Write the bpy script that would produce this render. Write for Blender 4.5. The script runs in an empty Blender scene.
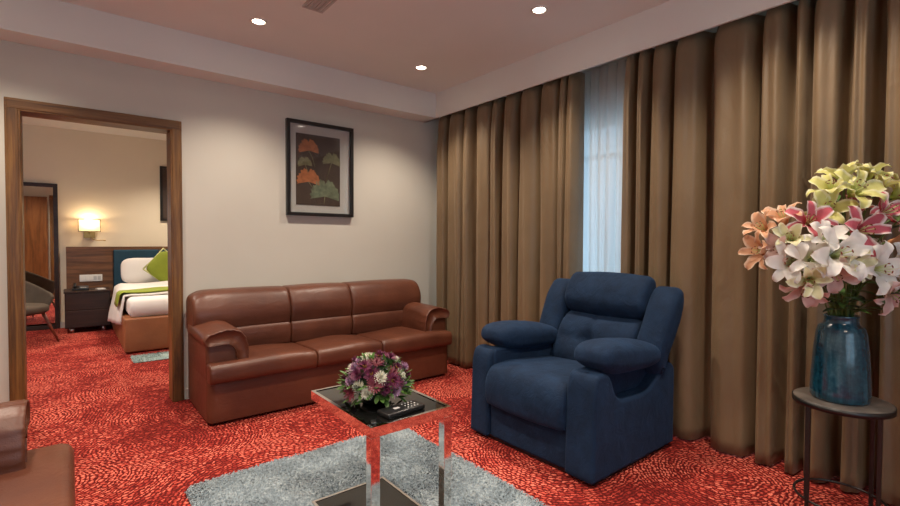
import bpy, bmesh, math, random
from mathutils import Vector, Matrix, Euler
random.seed(7)
PI = math.pi
C = bpy.context.scene.collection
R = math.radians

# ------------------------------------------------------------------ materials
class G:
    def __init__(s, name):
        s.m = bpy.data.materials.new(name); s.m.use_nodes = True
        s.t = s.m.node_tree; s.t.nodes.clear()
        s.out = s.t.nodes.new('ShaderNodeOutputMaterial')
        s.b = s.t.nodes.new('ShaderNodeBsdfPrincipled')
        s.t.links.new(s.b.outputs[0], s.out.inputs[0])
    def n(s, typ, **kw):
        nd = s.t.nodes.new(typ)
        for k, v in kw.items(): setattr(nd, k, v)
        return nd
    def l(s, a, b): s.t.links.new(a, b)
    def put(s, sock, v):
        if isinstance(v, (int, float)): sock.default_value = v
        elif isinstance(v, tuple):
            sock.default_value = v if len(v) == len(sock.default_value) else tuple(v) + (1,)
        else: s.l(v, sock)
    def math(s, op, a, b=0.0, c=None):
        nd = s.n('ShaderNodeMath', operation=op); s.put(nd.inputs[0], a); s.put(nd.inputs[1], b)
        if c is not None: s.put(nd.inputs[2], c)
        return nd.outputs[0]
    def vec(s, kind='Object', scale=(1, 1, 1)):
        tc = s.n('ShaderNodeTexCoord'); mp = s.n('ShaderNodeMapping')
        s.l(tc.outputs[kind], mp.inputs[0]); mp.inputs['Scale'].default_value = scale
        return mp.outputs[0]
    def noise(s, v, scale=5, detail=3, rough=.5, dist=0):
        nd = s.n('ShaderNodeTexNoise'); s.l(v, nd.inputs['Vector'])
        nd.inputs['Scale'].default_value = scale; nd.inputs['Detail'].default_value = detail
        nd.inputs['Roughness'].default_value = rough; nd.inputs['Distortion'].default_value = dist
        return nd.outputs[0]
    def ramp(s, f, stops):
        nd = s.n('ShaderNodeValToRGB'); s.put(nd.inputs[0], f)
        e = nd.color_ramp.elements
        while len(e) < len(stops): e.new(.5)
        for i, (p, c) in enumerate(stops):
            e[i].position = p; e[i].color = tuple(c) + (1,)
        return nd.outputs[0]
    def mix(s, f, a, b):
        nd = s.n('ShaderNodeMix', data_type='RGBA'); s.put(nd.inputs[0], f)
        s.put(nd.inputs[6], a); s.put(nd.inputs[7], b); return nd.outputs[2]
    def bump(s, h, strength=.2, dist=.01):
        nd = s.n('ShaderNodeBump'); s.put(nd.inputs['Height'], h)
        nd.inputs['Strength'].default_value = strength; nd.inputs['Distance'].default_value = dist
        s.l(nd.outputs[0], s.b.inputs['Normal'])
    def set(s, **kw):
        for k, v in kw.items():
            s.put(s.b.inputs[k.replace('_', ' ')], v)
        return s

def srgb(r, g, b):
    f = lambda c: (c/255/12.92) if c <= 10 else ((c/255+.055)/1.055)**2.4
    return (f(r), f(g), f(b))

def plain(name, col, rough=.6, var=.08, scale=6, bump=0, metal=0, bscale=60, **kw):
    g = G(name); v = g.vec()
    c2 = tuple(max(0, c*(1-var*2)) for c in col)
    g.put(g.b.inputs['Base Color'], g.ramp(g.noise(v, scale), [(.3, c2), (.7, col)]))
    g.set(Roughness=rough, Metallic=metal, **kw)
    if bump: g.bump(g.noise(v, bscale, 4), bump, .004)
    return g.m

def wood(name, a, b, c, scale=(14, 14, 1.0), rough=.45, coat=.05):
    g = G(name); v = g.vec('Object', scale)
    n1 = g.noise(v, 1.6, 5, .55, .8); n2 = g.noise(v, 9, 3, .6, .3)
    f = g.math('ADD', g.math('MULTIPLY', n1, .75), g.math('MULTIPLY', n2, .25))
    g.put(g.b.inputs['Base Color'], g.ramp(f, [(.34, a), (.5, b), (.66, c)]))
    g.set(Roughness=rough, Coat_Weight=coat)
    g.bump(n2, .08, .003)
    return g.m

def leather(name, dark, light, rough=.38):
    g = G(name); v = g.vec()
    g.put(g.b.inputs['Base Color'], g.ramp(g.noise(v, 4, 4), [(.35, dark), (.65, light)]))
    vo = g.n('ShaderNodeTexVoronoi'); g.l(v, vo.inputs['Vector']); vo.inputs['Scale'].default_value = 260
    wr = g.noise(g.vec('Object', (5, 7, 9)), 1.5, 4, .6, 1.2)
    h = g.math('ADD', g.math('MULTIPLY', vo.outputs['Distance'], .12), g.math('MULTIPLY', wr, 1.3))
    g.bump(h, .22, .012)
    g.set(Roughness=rough)
    g.b.inputs['Specular IOR Level'].default_value = .5
    return g.m

M = {}
M['wall'] = plain('painted_wall', (.63, .605, .535), .75, .02, 2, .04)
M['bed_wall'] = plain('bedroom_wall', (.78, .69, .52), .75, .02, 2, .04)
M['ceil'] = plain('ceiling_paint', (.80, .79, .75), .8, .02, 2)
M['base'] = plain('baseboard_paint', (.50, .46, .43), .45, .03, 3)
wd, wm, wl = (.060, .024, .006), (.155, .066, .015), (.27, .13, .032)
M['wood_z'] = wood('walnut_upright', wd, wm, wl, (16, 16, .9))
M['wood_x'] = wood('walnut_cross', wd, wm, wl, (.9, 16, 16))
M['wood_dark_x'] = wood('dark_walnut_cross', (.050, .019, .007), (.12, .048, .018), (.20, .088, .036), (.9, 10, 10), .5)
M['wood_red'] = wood('chestnut_door', (.09, .03, .009), (.19, .07, .02), (.28, .11, .035), (9, 9, .8), .4)
M['espresso'] = wood('espresso_wood', (.012, .005, .003), (.022, .009, .005), (.036, .015, .008), (.9, 14, 14), .5)
M['leather'] = leather('brown_leather', (.086, .026, .014), (.128, .041, .021))
M['leather_bed'] = leather('tan_leather', (.24, .085, .03), (.30, .11, .04), .5)
M['chrome'] = plain('mirror_chrome', (.86, .84, .82), .06, .01, 3, metal=1)
M['steel'] = plain('brushed_steel', (.6, .58, .55), .3, .03, 8, metal=1)
M['brass'] = plain('aged_brass', (.42, .28, .10), .32, .1, 20, metal=1)
M['blackmetal'] = plain('black_metal', (.012, .011, .011), .35, .1, 10)
M['blackglass'] = plain('black_glass', (.006, .006, .006), .04, .02, 3, Coat_Weight=.3)
M['blackplastic'] = plain('black_plastic', (.012, .012, .013), .3, .05, 9)
M['greyplastic'] = plain('grey_plastic', (.5, .5, .5), .4, .03, 9)
M['whiteplastic'] = plain('white_plastic', (.75, .73, .70), .4, .03, 9)
M['greenstem'] = plain('stem_green', (.10, .17, .03), .5, .2, 12)
M['leaf'] = plain('leaf_green', (.075, .17, .03), .42, .25, 18, .15)
M['leaf2'] = plain('dark_leaf_green', (.018, .055, .016), .42, .25, 18, .15)
M['anther'] = plain('rust_anther', (.22, .05, .012), .7, .15, 40)
M['filament'] = plain('pale_filament', (.55, .62, .25), .5, .05, 9)
M['white'] = plain('white_linen', (.74, .70, .66), .85, .03, 4, .15, bscale=9)
M['green_cloth'] = plain('lime_cloth', (.22, .27, .015), .75, .06, 12, .2, bscale=200)
M['piping'] = plain('pale_piping', (.60, .58, .25), .7, .04, 12)
M['teal'] = plain('teal_upholstery', (.012, .055, .09), .8, .08, 20, .2, bscale=200)
M['taupe'] = plain('taupe_upholstery', (.075, .053, .036), .85, .12, 14, .3, bscale=240)
M['chairleg'] = wood('reddish_leg_wood', (.09, .022, .012), (.15, .04, .02), (.21, .06, .03), (12, 12, 2))
M['matboard'] = plain('pale_mat_board', (.52, .49, .46), .8, .02, 6)
M['print'] = plain('brown_print', (.060, .034, .024), .6, .12, 14)
M['leaf_or'] = plain('orange_print', (.52, .17, .06), .6, .2, 26)
M['leaf_ol'] = plain('olive_print', (.23, .22, .12), .6, .2, 26)
M['leaf_gr'] = plain('sage_print', (.19, .225, .14), .6, .25, 26)
M['lampring'] = plain('white_trim_ring', (.75, .72, .68), .4, .02, 6)
M['stone'] = plain('grey_stone', (.17, .145, .125), .35, .25, 9, .05)
M['petal_white_c'] = plain('chrysanthemum_white', (.72, .70, .58), .6, .06, 30)
M['petal_purple'] = plain('chrysanthemum_plum', (.17, .022, .075), .6, .2, 30)
M['petal_maroon'] = plain('chrysanthemum_maroon', (.15, .010, .028), .6, .2, 30)
M['petal_lilac'] = plain('chrysanthemum_lilac', (.42, .23, .37), .6, .12, 30)
M['disk'] = plain('yellow_disk', (.42, .22, .02), .7, .2, 60)

def emis(name, col, st):
    g = G(name); g.set(Base_Color=col, Emission_Color=col, Emission_Strength=st, Roughness=.5); return g.m
M['bulb'] = emis('lit_lamp_disc', (1, .86, .68), 22)
M['bulb_shade'] = emis('glowing_bulb', (1, .78, .5), 7)

def shade_mat():
    g = G('linen_lamp_shade')
    tr = g.n('ShaderNodeBsdfTranslucent'); tr.inputs[0].default_value = (.92, .80, .60, 1)
    df = g.n('ShaderNodeBsdfDiffuse'); df.inputs[0].default_value = (.8, .7, .52, 1)
    mx = g.n('ShaderNodeMixShader'); mx.inputs[0].default_value = .65
    g.l(df.outputs[0], mx.inputs[1]); g.l(tr.outputs[0], mx.inputs[2]); g.l(mx.outputs[0], g.out.inputs[0])
    return g.m
M['shade'] = shade_mat()

def sheer_mat():
    g = G('sheer_voile')
    tr = g.n('ShaderNodeBsdfTranslucent'); tr.inputs[0].default_value = (.80, .82, .82, 1)
    df = g.n('ShaderNodeBsdfDiffuse'); df.inputs[0].default_value = (.62, .55, .47, 1)
    tp = g.n('ShaderNodeBsdfTransparent')
    m1 = g.n('ShaderNodeMixShader'); m1.inputs[0].default_value = .5
    m2 = g.n('ShaderNodeMixShader')
    w = g.n('ShaderNodeTexNoise'); g.l(g.vec('Object', (1, 400, 400)), w.inputs['Vector']); w.inputs['Scale'].default_value = 1
    g.l(g.math('MULTIPLY_ADD', w.outputs[0], .12, .02), m2.inputs[0])
    g.l(df.outputs[0], m1.inputs[1]); g.l(tr.outputs[0], m1.inputs[2])
    g.l(m1.outputs[0], m2.inputs[1]); g.l(tp.outputs[0], m2.inputs[2]); g.l(m2.outputs[0], g.out.inputs[0])
    return g.m
M['sheer'] = sheer_mat()

def glass_mat(name, tint):
    g = G(name)
    tp = g.n('ShaderNodeBsdfTransparent'); tp.inputs[0].default_value = tint + (1,)
    gl = g.n('ShaderNodeBsdfGlossy'); gl.inputs['Roughness'].default_value = .03
    fr = g.n('ShaderNodeLayerWeight'); fr.inputs[0].default_value = .2
    fac = g.math('MULTIPLY_ADD', g.math('POWER', fr.outputs['Facing'], 4), .5, .03)
    mx = g.n('ShaderNodeMixShader')
    g.l(fac, mx.inputs[0]); g.l(tp.outputs[0], mx.inputs[1]); g.l(gl.outputs[0], mx.inputs[2]); g.l(mx.outputs[0], g.out.inputs[0])
    return g.m
M['glass'] = glass_mat('clear_glass', (.95, .96, .96))

def fabric_navy():
    g = G('navy_woven_fabric'); v = g.vec()
    f = g.noise(v, 9, 4, .6); w = g.noise(v, 420, 2, .5)
    g.put(g.b.inputs['Base Color'], g.ramp(g.math('ADD', g.math('MULTIPLY', f, .5), g.math('MULTIPLY', w, .5)), [(.38, (.004, .0115, .030)), (.62, (.0095, .027, .065))]))
    g.set(Roughness=.85, Sheen_Weight=.10, Sheen_Roughness=.5, Sheen_Tint=(.2, .4, .8))
    g.b.inputs['Specular IOR Level'].default_value = .2
    wr = g.noise(g.vec('Object', (6, 8, 7)), 1.6, 3, .6, 1)
    g.bump(g.math('ADD', g.math('MULTIPLY', wr, 2.0), g.math('MULTIPLY', w, .12)), .3, .012)
    return g.m
M['navy'] = fabric_navy()

def curtain_mat():
    g = G('taupe_satin_curtain'); v = g.vec()
    w = g.noise(g.vec('Object', (300, 300, 300)), 1, 2)
    f = g.noise(v, 2.5, 3)
    g.put(g.b.inputs['Base Color'], g.ramp(f, [(.3, (.160, .107, .058)), (.7, (.190, .128, .070))]))
    g.set(Roughness=.5, Sheen_Weight=.2, Sheen_Tint=(.9, .7, .5))
    wr = g.noise(g.vec('Object', (3, 6, 2.2)), 1.2, 4, .55, 1.5)
    g.bump(g.math('ADD', g.math('MULTIPLY', wr, 2.2), g.math('MULTIPLY', w, .05)), .28, .015)
    return g.m
M['curtain'] = curtain_mat()

def carpet_mat():
    g = G('red_patterned_carpet')
    geo = g.n('ShaderNodeNewGeometry')
    mp = g.n('ShaderNodeMapping'); g.l(geo.outputs['Position'], mp.inputs[0]); mp.inputs['Scale'].default_value = (1, 1, 0)
    mp.inputs['Location'].default_value = (.35, .2, 0)
    P = mp.outputs[0]
    wob = g.n('ShaderNodeTexNoise'); g.l(P, wob.inputs['Vector']); wob.inputs['Scale'].default_value = 3.0; wob.inputs['Detail'].default_value = 2
    sub = g.n('ShaderNodeVectorMath', operation='MULTIPLY_ADD'); g.l(wob.outputs['Color'], sub.inputs[0]); sub.inputs[1].default_value = (.10, .10, 0); g.l(P, sub.inputs[2])
    wb2 = g.n('ShaderNodeTexNoise'); g.l(P, wb2.inputs['Vector']); wb2.inputs['Scale'].default_value = 34; wb2.inputs['Detail'].default_value = 2
    sb2 = g.n('ShaderNodeVectorMath', operation='MULTIPLY_ADD'); g.l(wb2.outputs['Color'], sb2.inputs[0]); sb2.inputs[1].default_value = (.042, .042, 0); g.l(sub.outputs[0], sb2.inputs[2])
    Q = sb2.outputs[0]
    vo = g.n('ShaderNodeTexVoronoi', voronoi_dimensions='2D'); g.l(Q, vo.inputs['Vector']); vo.inputs['Scale'].default_value = 1.15
    d = g.n('ShaderNodeVectorMath', operation='SUBTRACT'); g.l(Q, d.inputs[0]); g.l(vo.outputs['Position'], d.inputs[1])
    s = g.n('ShaderNodeSeparateXYZ'); g.l(d.outputs[0], s.inputs[0])
    r = g.math('SQRT', g.math('ADD', g.math('MULTIPLY', s.outputs[0], s.outputs[0]), g.math('MULTIPLY', s.outputs[1], s.outputs[1])))
    th = g.math('ARCTAN2', s.outputs[1], s.outputs[0])
    rs = g.math('DIVIDE', r, .021)
    ring = g.math('FLOOR', rs); fr = g.math('FRACT', rs)
    n_arc = g.math('ROUND', g.math('MULTIPLY', g.math('ADD', ring, .5), 2*PI*.021/.031))
    arc = g.math('ADD', g.math('MULTIPLY', g.math('DIVIDE', th, 2*PI), n_arc), g.math('FRACT', g.math('MULTIPLY', g.math('SINE', g.math('MULTIPLY', ring, 12.9)), 43.7)))
    cell = g.math('FLOOR', arc); fa = g.math('FRACT', arc)
    cv = g.n('ShaderNodeCombineXYZ'); g.l(ring, cv.inputs[0]); g.l(cell, cv.inputs[1])
    wn = g.n('ShaderNodeTexWhiteNoise', noise_dimensions='2D'); g.l(cv.outputs[0], wn.inputs['Vector'])
    er = g.math('SUBTRACT', 1, g.math('MULTIPLY', g.math('ABSOLUTE', g.math('SUBTRACT', fr, .5)), 2))
    ea = g.math('SUBTRACT', 1, g.math('MULTIPLY', g.math('ABSOLUTE', g.math('SUBTRACT', fa, .5)), 2))
    def ss(v, lo, hi):
        m = g.n('ShaderNodeMapRange', interpolation_type='SMOOTHSTEP'); g.l(v, m.inputs[0])
        m.inputs[1].default_value = lo; m.inputs[2].default_value = hi; return m.outputs[0]
    dash = ss(g.math('MULTIPLY', er, g.math('POWER', ea, .5)), .12, .62)
    big = g.noise(P, 1.7, 3, .55); med = g.noise(P, 26, 3, .6)
    lvl = g.math('ADD', g.math('MULTIPLY', wn.outputs[0], .45), g.math('ADD', g.math('MULTIPLY', ss(big, .3, .7), .55), g.math('MULTIPLY', med, .35)))
    lvl = ss(lvl, .28, .95)
    f = g.math('MULTIPLY', dash, g.math('MULTIPLY_ADD', lvl, .8, .2))
    col = g.ramp(f, [(.0, (.10, .010, .009)), (.30, (.30, .026, .020)), (.65, (.56, .082, .055)), (1.0, (.78, .19, .13))])
    g.put(g.b.inputs['Base Color'], col)
    g.set(Roughness=.95); g.b.inputs['Specular IOR Level'].default_value = .1
    fz = g.noise(P, 240, 2)
    g.bump(g.math('ADD', g.math('MULTIPLY', f, .6), g.math('MULTIPLY', fz, .7)), .6, .008)
    return g.m
M['carpet'] = carpet_mat()

def rug_mat(name, a, b, c):
    g = G(name); v = g.vec()
    f = g.math('ADD', g.math('MULTIPLY', g.noise(v, 6, 3), .45), g.math('MULTIPLY', g.noise(v, 70, 3), .55))
    g.put(g.b.inputs['Base Color'], g.ramp(f, [(.36, a), (.5, b), (.64, c)]))
    g.set(Roughness=.75, Sheen_Weight=.3)
    return g.m
M['rug'] = rug_mat('silver_blue_shag', (.10, .135, .16), (.21, .265, .30), (.37, .43, .46))
M['mat'] = rug_mat('pale_blue_mat', (.18, .27, .27), (.28, .38, .37), (.38, .48, .46))

def vase_mat():
    g = G('blue_drip_glaze'); v = g.vec('Object', (26, 26, 2.2))
    f = g.math('ADD', g.math('MULTIPLY', g.noise(v, 1, 4, .6, .6), .7), g.math('MULTIPLY', g.noise(g.vec(), 60, 3), .3))
    g.put(g.b.inputs['Base Color'], g.ramp(f, [(.36, (.003, .022, .040)), (.52, (.008, .055, .090)), (.72, (.05, .135, .18))]))
    g.set(Roughness=.16, Coat_Weight=.5); g.bump(f, .15, .006)
    return g.m
M['vase'] = vase_mat()

def petal_mat(name, mid, inner, edge, rib=.5):
    # petals carry UVs: u across the petal, v from throat to tip
    g = G(name); uv = g.n('ShaderNodeUVMap'); s = g.n('ShaderNodeSeparateXYZ'); g.l(uv.outputs[0], s.inputs[0])
    across = g.math('MULTIPLY', g.math('ABSOLUTE', g.math('SUBTRACT', s.outputs[0], .5)), 2)
    n = g.noise(g.vec(), 60, 3)
    e = g.math('ADD', g.math('MULTIPLY', across, .75), g.math('ADD', g.math('MULTIPLY', s.outputs[1], .35), g.math('MULTIPLY', n, .2)))
    c1 = g.ramp(e, [(.25, mid), (.75, mid), (.98, edge)])
    c2 = g.mix(g.ramp(s.outputs[1], [(.05, (1, 1, 1)), (.38, (0, 0, 0))]), c1, inner)
    g.put(g.b.inputs['Base Color'], c2)
    g.set(Roughness=.55, Subsurface_Weight=.0)
    g.b.inputs['Specular IOR Level'].default_value = .3
    tl = g.n('ShaderNodeBsdfTranslucent'); g.l(c2, tl.inputs[0])
    mx = g.n('ShaderNodeMixShader'); mx.inputs[0].default_value = .25
    g.l(g.b.outputs[0], mx.inputs[1]); g.l(tl.outputs[0], mx.inputs[2]); g.l(mx.outputs[0], g.out.inputs[0])
    g.bump(g.math('MULTIPLY', across, 1), .25, .006)
    return g.m
LILY = {
 'white': petal_mat('white_lily_petal', (.80, .77, .72), (.58, .62, .30), (.84, .80, .76)),
 'cream': petal_mat('cream_lily_petal', (.72, .70, .42), (.50, .56, .14), (.80, .78, .60)),
 'yellow': petal_mat('yellow_lily_petal', (.70, .68, .24), (.42, .52, .08), (.82, .80, .50)),
 'pink': petal_mat('pink_lily_petal', (.62, .13, .17), (.50, .05, .07), (.86, .74, .70)),
 'blush': petal_mat('blush_lily_petal', (.70, .48, .44), (.55, .45, .28), (.78, .62, .56)),
 'peach': petal_mat('peach_lily_petal', (.72, .38, .22), (.62, .28, .12), (.80, .58, .42)),
}

# ------------------------------------------------------------------ mesh helpers
def link(name, me, mat=None, parent=None, smooth=False):
    o = bpy.data.objects.new(name, me); C.objects.link(o)
    if mat: me.materials.append(mat)
    if smooth:
        for p in me.polygons: p.use_smooth = True
    if parent: o.parent = parent
    return o
def raw(name, vs, fs, mat, parent=None, smooth=True):
    me = bpy.data.meshes.new(name); me.from_pydata([tuple(v) for v in vs], [], fs); me.update()
    return link(name, me, mat, parent, smooth)
def fromb(name, bm, mat, parent=None, smooth=False):
    bmesh.ops.recalc_face_normals(bm, faces=bm.faces)
    me = bpy.data.meshes.new(name); bm.to_mesh(me); bm.free()
    return link(name, me, mat, parent, smooth)
def bbox(bm, x0, x1, y0, y1, z0, z1, bev=0, seg=2):
    m = Matrix.Translation(((x0+x1)/2, (y0+y1)/2, (z0+z1)/2)) @ Matrix.Diagonal((abs(x1-x0), abs(y1-y0), abs(z1-z0), 1))
    r = bmesh.ops.create_cube(bm, size=1, matrix=m)
    if bev:
        es = {e for v in r['verts'] for e in v.link_edges}
        bmesh.ops.bevel(bm, geom=list(es), offset=bev, segments=seg, affect='EDGES', profile=.5)
def box(name, b, mat, parent=None, bev=0, seg=2):
    bm = bmesh.new(); bbox(bm, *b, bev=bev, seg=seg)
    return fromb(name, bm, mat, parent, bev > 0 and seg > 2)
def boxes(name, bs, mat, parent=None, bev=0):
    bm = bmesh.new()
    for b in bs: bbox(bm, *b, bev=bev)
    return fromb(name, bm, mat, parent)
def tubev(pts, rad, n=10):
    pts = [Vector(p) for p in pts]; vs, fs = [], []
    rad = rad if isinstance(rad, (list, tuple)) else [rad]*len(pts)
    up = None
    for i, p in enumerate(pts):
        t = (pts[min(i+1, len(pts)-1)] - pts[max(i-1, 0)]).normalized()
        if up is None: up = t.orthogonal().normalized()
        up = (up - t*up.dot(t)).normalized(); w = t.cross(up)
        for k in range(n):
            a = 2*PI*k/n; vs.append(p + (up*math.cos(a) + w*math.sin(a))*rad[i])
    for i in range(len(pts)-1):
        for k in range(n):
            k2 = (k+1) % n; fs.append((i*n+k, i*n+k2, (i+1)*n+k2, (i+1)*n+k))
    fs.append(tuple(range(n-1, -1, -1))); fs.append(tuple(range((len(pts)-1)*n, len(pts)*n)))
    return vs, fs
def tube(name, pts, rad, mat, parent=None, n=10):
    return raw(name, *tubev(pts, rad, n), mat, parent)
def lathe(name, prof, mat, parent=None, n=40, loc=(0, 0, 0), cap=True):
    vs, fs = [], []
    for r, z in prof:
        for k in range(n):
            a = 2*PI*k/n; vs.append((loc[0]+r*math.cos(a), loc[1]+r*math.sin(a), loc[2]+z))
    for i in range(len(prof)-1):
        for k in range(n):
            k2 = (k+1) % n; fs.append((i*n+k, i*n+k2, (i+1)*n+k2, (i+1)*n+k))
    if cap:
        fs.append(tuple(range(n-1, -1, -1))); m = (len(prof)-1)*n; fs.append(tuple(range(m, m+n)))
    return raw(name, vs, fs, mat, parent)

def rpoly(pts, rs, seg=8):
    """closed polygon with rounded corners, then resampled evenly"""
    n = len(pts); out = []
    if not isinstance(rs, (list, tuple)): rs = [rs]*n
    for i in range(n):
        p = Vector(pts[i]); a = Vector(pts[i-1]); b = Vector(pts[(i+1) % n])
        da = (a-p); db = (b-p); r = min(rs[i], da.length*.49, db.length*.49)
        if r < 1e-4: out.append(p); continue
        s = p+da.normalized()*r; e = p+db.normalized()*r
        for k in range(seg+1):
            t = k/seg; out.append(s*(1-t)**2 + p*2*t*(1-t)*1.0 + e*t*t)
    return out
def resample(poly, m):
    L = [0]; n = len(poly)
    for i in range(n): L.append(L[-1]+(poly[(i+1) % n]-poly[i]).length)
    out = []; j = 0
    for k in range(m):
        s = L[-1]*k/m
        while L[j+1] < s: j += 1
        d = L[j+1]-L[j]; t = (s-L[j])/d if d > 1e-9 else 0
        out.append(poly[j].lerp(poly[(j+1) % n], t))
    return out
def sweepv(poly, a0, a1, inset=.02, m=72, nrim=5, mid=8, fn=None, axis='x', crown=0.0, inset1=None):
    """sweep a closed 2D profile along an axis with softly rounded ends; fn deforms each final point"""
    P = resample(poly, m); area = sum(P[i].x*P[(i+1) % m].y-P[(i+1) % m].x*P[i].y for i in range(m))
    sg = 1 if area > 0 else -1
    N = []
    for i in range(m):
        t = (P[(i+1) % m]-P[i-1]).normalized(); N.append(Vector((-t.y, t.x))*sg)   # inward
    i1 = inset if inset1 is None else inset1
    rings = []
    for k in range(nrim+1):
        s = k/nrim; ang = s*PI/2; rings.append((a0+inset*(1-math.cos(ang)), inset*(1-math.sin(ang))))
    for k in range(1, mid):
        t = k/mid; rings.append(((a0+inset)*(1-t)+(a1-i1)*t, -crown*math.sin(PI*t)))
    for k in range(nrim, -1, -1):
        s = k/nrim; ang = s*PI/2; rings.append((a1-i1*(1-math.cos(ang)), i1*(1-math.sin(ang))))
    vs, fs = [], []
    def mk(a, p):
        q = Vector((a, p.x, p.y)) if axis == 'x' else (Vector((p.x, a, p.y)) if axis == 'y' else Vector((p.x, p.y, a)))
        return fn(q) if fn else q
    for a, ins in rings:
        for i in range(m): vs.append(mk(a, P[i]+N[i]*ins))
    for r in range(len(rings)-1):
        for i in range(m):
            j = (i+1) % m; fs.append((r*m+i, r*m+j, (r+1)*m+j, (r+1)*m+i))
    fs.append(tuple(range(m-1, -1, -1))); b = (len(rings)-1)*m; fs.append(tuple(range(b, b+m)))
    return vs, fs
def sweep(name, poly, a0, a1, mat, parent=None, **kw):
    vs, fs = sweepv(poly, a0, a1, **kw)
    bm = bmesh.new(); V = [bm.verts.new(v) for v in vs]
    for f in fs: bm.faces.new([V[i] for i in f])
    return fromb(name, bm, mat, parent, True)
def pillowv(c, sx, sy, sz, e1=.5, e2=.5, rot=(0, 0, 0), nu=48, nv=24, fn=None):
    """superellipsoid: puffy cushion"""
    f = lambda w, e: math.copysign(abs(w)**e, w)
    E_ = Euler(rot).to_matrix(); c = Vector(c); vs, fs = [], []
    for i in range(nv+1):
        v = -PI/2+PI*i/nv
        for j in range(nu):
            u = 2*PI*j/nu
            p = Vector((sx*f(math.cos(v), e1)*f(math.cos(u), e2), sy*f(math.cos(v), e1)*f(math.sin(u), e2), sz*f(math.sin(v), e1)))
            if fn: p = fn(p)
            vs.append(c+E_@p)
    for i in range(nv):
        for j in range(nu):
            k = (j+1) % nu; fs.append((i*nu+j, i*nu+k, (i+1)*nu+k, (i+1)*nu+j))
    return vs, fs
def pillow(name, c, sx, sy, sz, mat, parent=None, **kw):
    vs, fs = pillowv(c, sx, sy, sz, **kw)
    o = raw(name, vs, fs, mat, parent)
    return weld(o)
def weld(o, d=1e-5):
    bm = bmesh.new(); bm.from_mesh(o.data); bmesh.ops.remove_doubles(bm, verts=bm.verts, dist=d)
    bmesh.ops.recalc_face_normals(bm, faces=bm.faces); bm.to_mesh(o.data); bm.free()
    for p in o.data.polygons: p.use_smooth = True
    return o

def tag(o, label=None, cat=None, group=None, kind=None):
    if label: o['label'] = label
    if cat: o['category'] = cat
    if group: o['group'] = group
    if kind: o['kind'] = kind
    return o
def thing(name, label, cat, loc=(0, 0, 0), rz=0, group=None):
    o = bpy.data.objects.new(name, None); C.objects.link(o); o.location = loc; o.rotation_euler = (0, 0, rz)
    o.empty_display_size = .1
    return tag(o, label, cat, group)
def struct(o): o['kind'] = 'structure'; return o
def copy_tree(o, parent=None):
    c = o.copy(); C.objects.link(c); c.parent = parent
    for ch in list(o.children):
        k = ch.copy(); C.objects.link(k); k.parent = c
        for g in list(ch.children):
            h = g.copy(); C.objects.link(h); h.parent = k
    return c

# ------------------------------------------------------------------ the setting
XL, XR, YB, YW, YW2 = -1.25, 3.36, -1.75, 4.178, 4.318
ZC = 2.77; BY = 8.62
struct(box('floor', (-2.6, 3.7, YB-.1, BY+.1, -.1, 0), M['carpet']))
struct(box('ceiling', (XL-.1, XR+.3, YB-.1, YW2, ZC, ZC+.1), M['ceil']))
struct(box('ceiling', (-2.6, 3.4, YW2, BY+.1, 2.80, 2.9), M['ceil']))
DX0, DX1, DZ = -.30, .672, 2.145
struct(boxes('wall_front', [(XL-.1, DX0, YW, YW2, 0, ZC+.1), (DX1, XR+.3, YW, YW2, 0, ZC+.1), (DX0, DX1, YW, YW2, DZ, ZC+.1)], M['wall']))
struct(boxes('wall_back', [(XL-.1, -.9, YB-.12, YB, 0, ZC), (1.7, XR+.3, YB-.12, YB, 0, ZC), (-.9, 1.7, YB-.12, YB, 0, .5), (-.9, 1.7, YB-.12, YB, 2.4, ZC)], M['wall']))
struct(box('wall_left', (XL-.12, XL, YB, YW, 0, ZC), M['wall']))
WY0, WY1, WZ0, WZ1 = .9, 3.3, .35, 2.24
struct(boxes('wall_right', [(XR, XR+.2, YB, WY0, 0, ZC), (XR, XR+.2, WY1, YW, 0, ZC), (XR, XR+.2, WY0, WY1, 0, WZ0), (XR, XR+.2, WY0, WY1, WZ1, ZC)], M['wall']))
struct(box('wall_bedroom_back', (-2.6, 3.4, BY, BY+.12, 0, 2.8), M['bed_wall']))
struct(box('wall_bedroom_left', (-2.6, -2.48, YW2, BY, 0, 2.8), M['bed_wall']))
struct(box('wall_bedroom_right', (3.28, 3.4, YW2, BY, 0, 2.8), M['bed_wall']))
struct(box('trim_1', (XL, 2.99, 3.955, YW, 2.519, ZC), M['ceil']))       # dropped bulkhead over the sofa wall
struct(box('trim_2', (2.972, 2.990, YB, YW, 2.519, ZC), M['ceil']))        # pelmet in front of the curtain track
bb = .085
struct(boxes('baseboard_front', [(XL, -.335, YW-.014, YW, 0, bb), (.70, XR, YW-.014, YW, 0, bb)], M['base'], bev=.003))
struct(box('baseboard_left', (XL, XL+.014, YB, YW, 0, bb), M['base'], bev=.003))
struct(box('baseboard_back', (XL, XR, YB, YB+.014, 0, bb), M['base'], bev=.003))
struct(box('baseboard_bedroom', (-2.48, 3.28, BY-.014, BY, 0, bb), M['base'], bev=.003))

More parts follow.
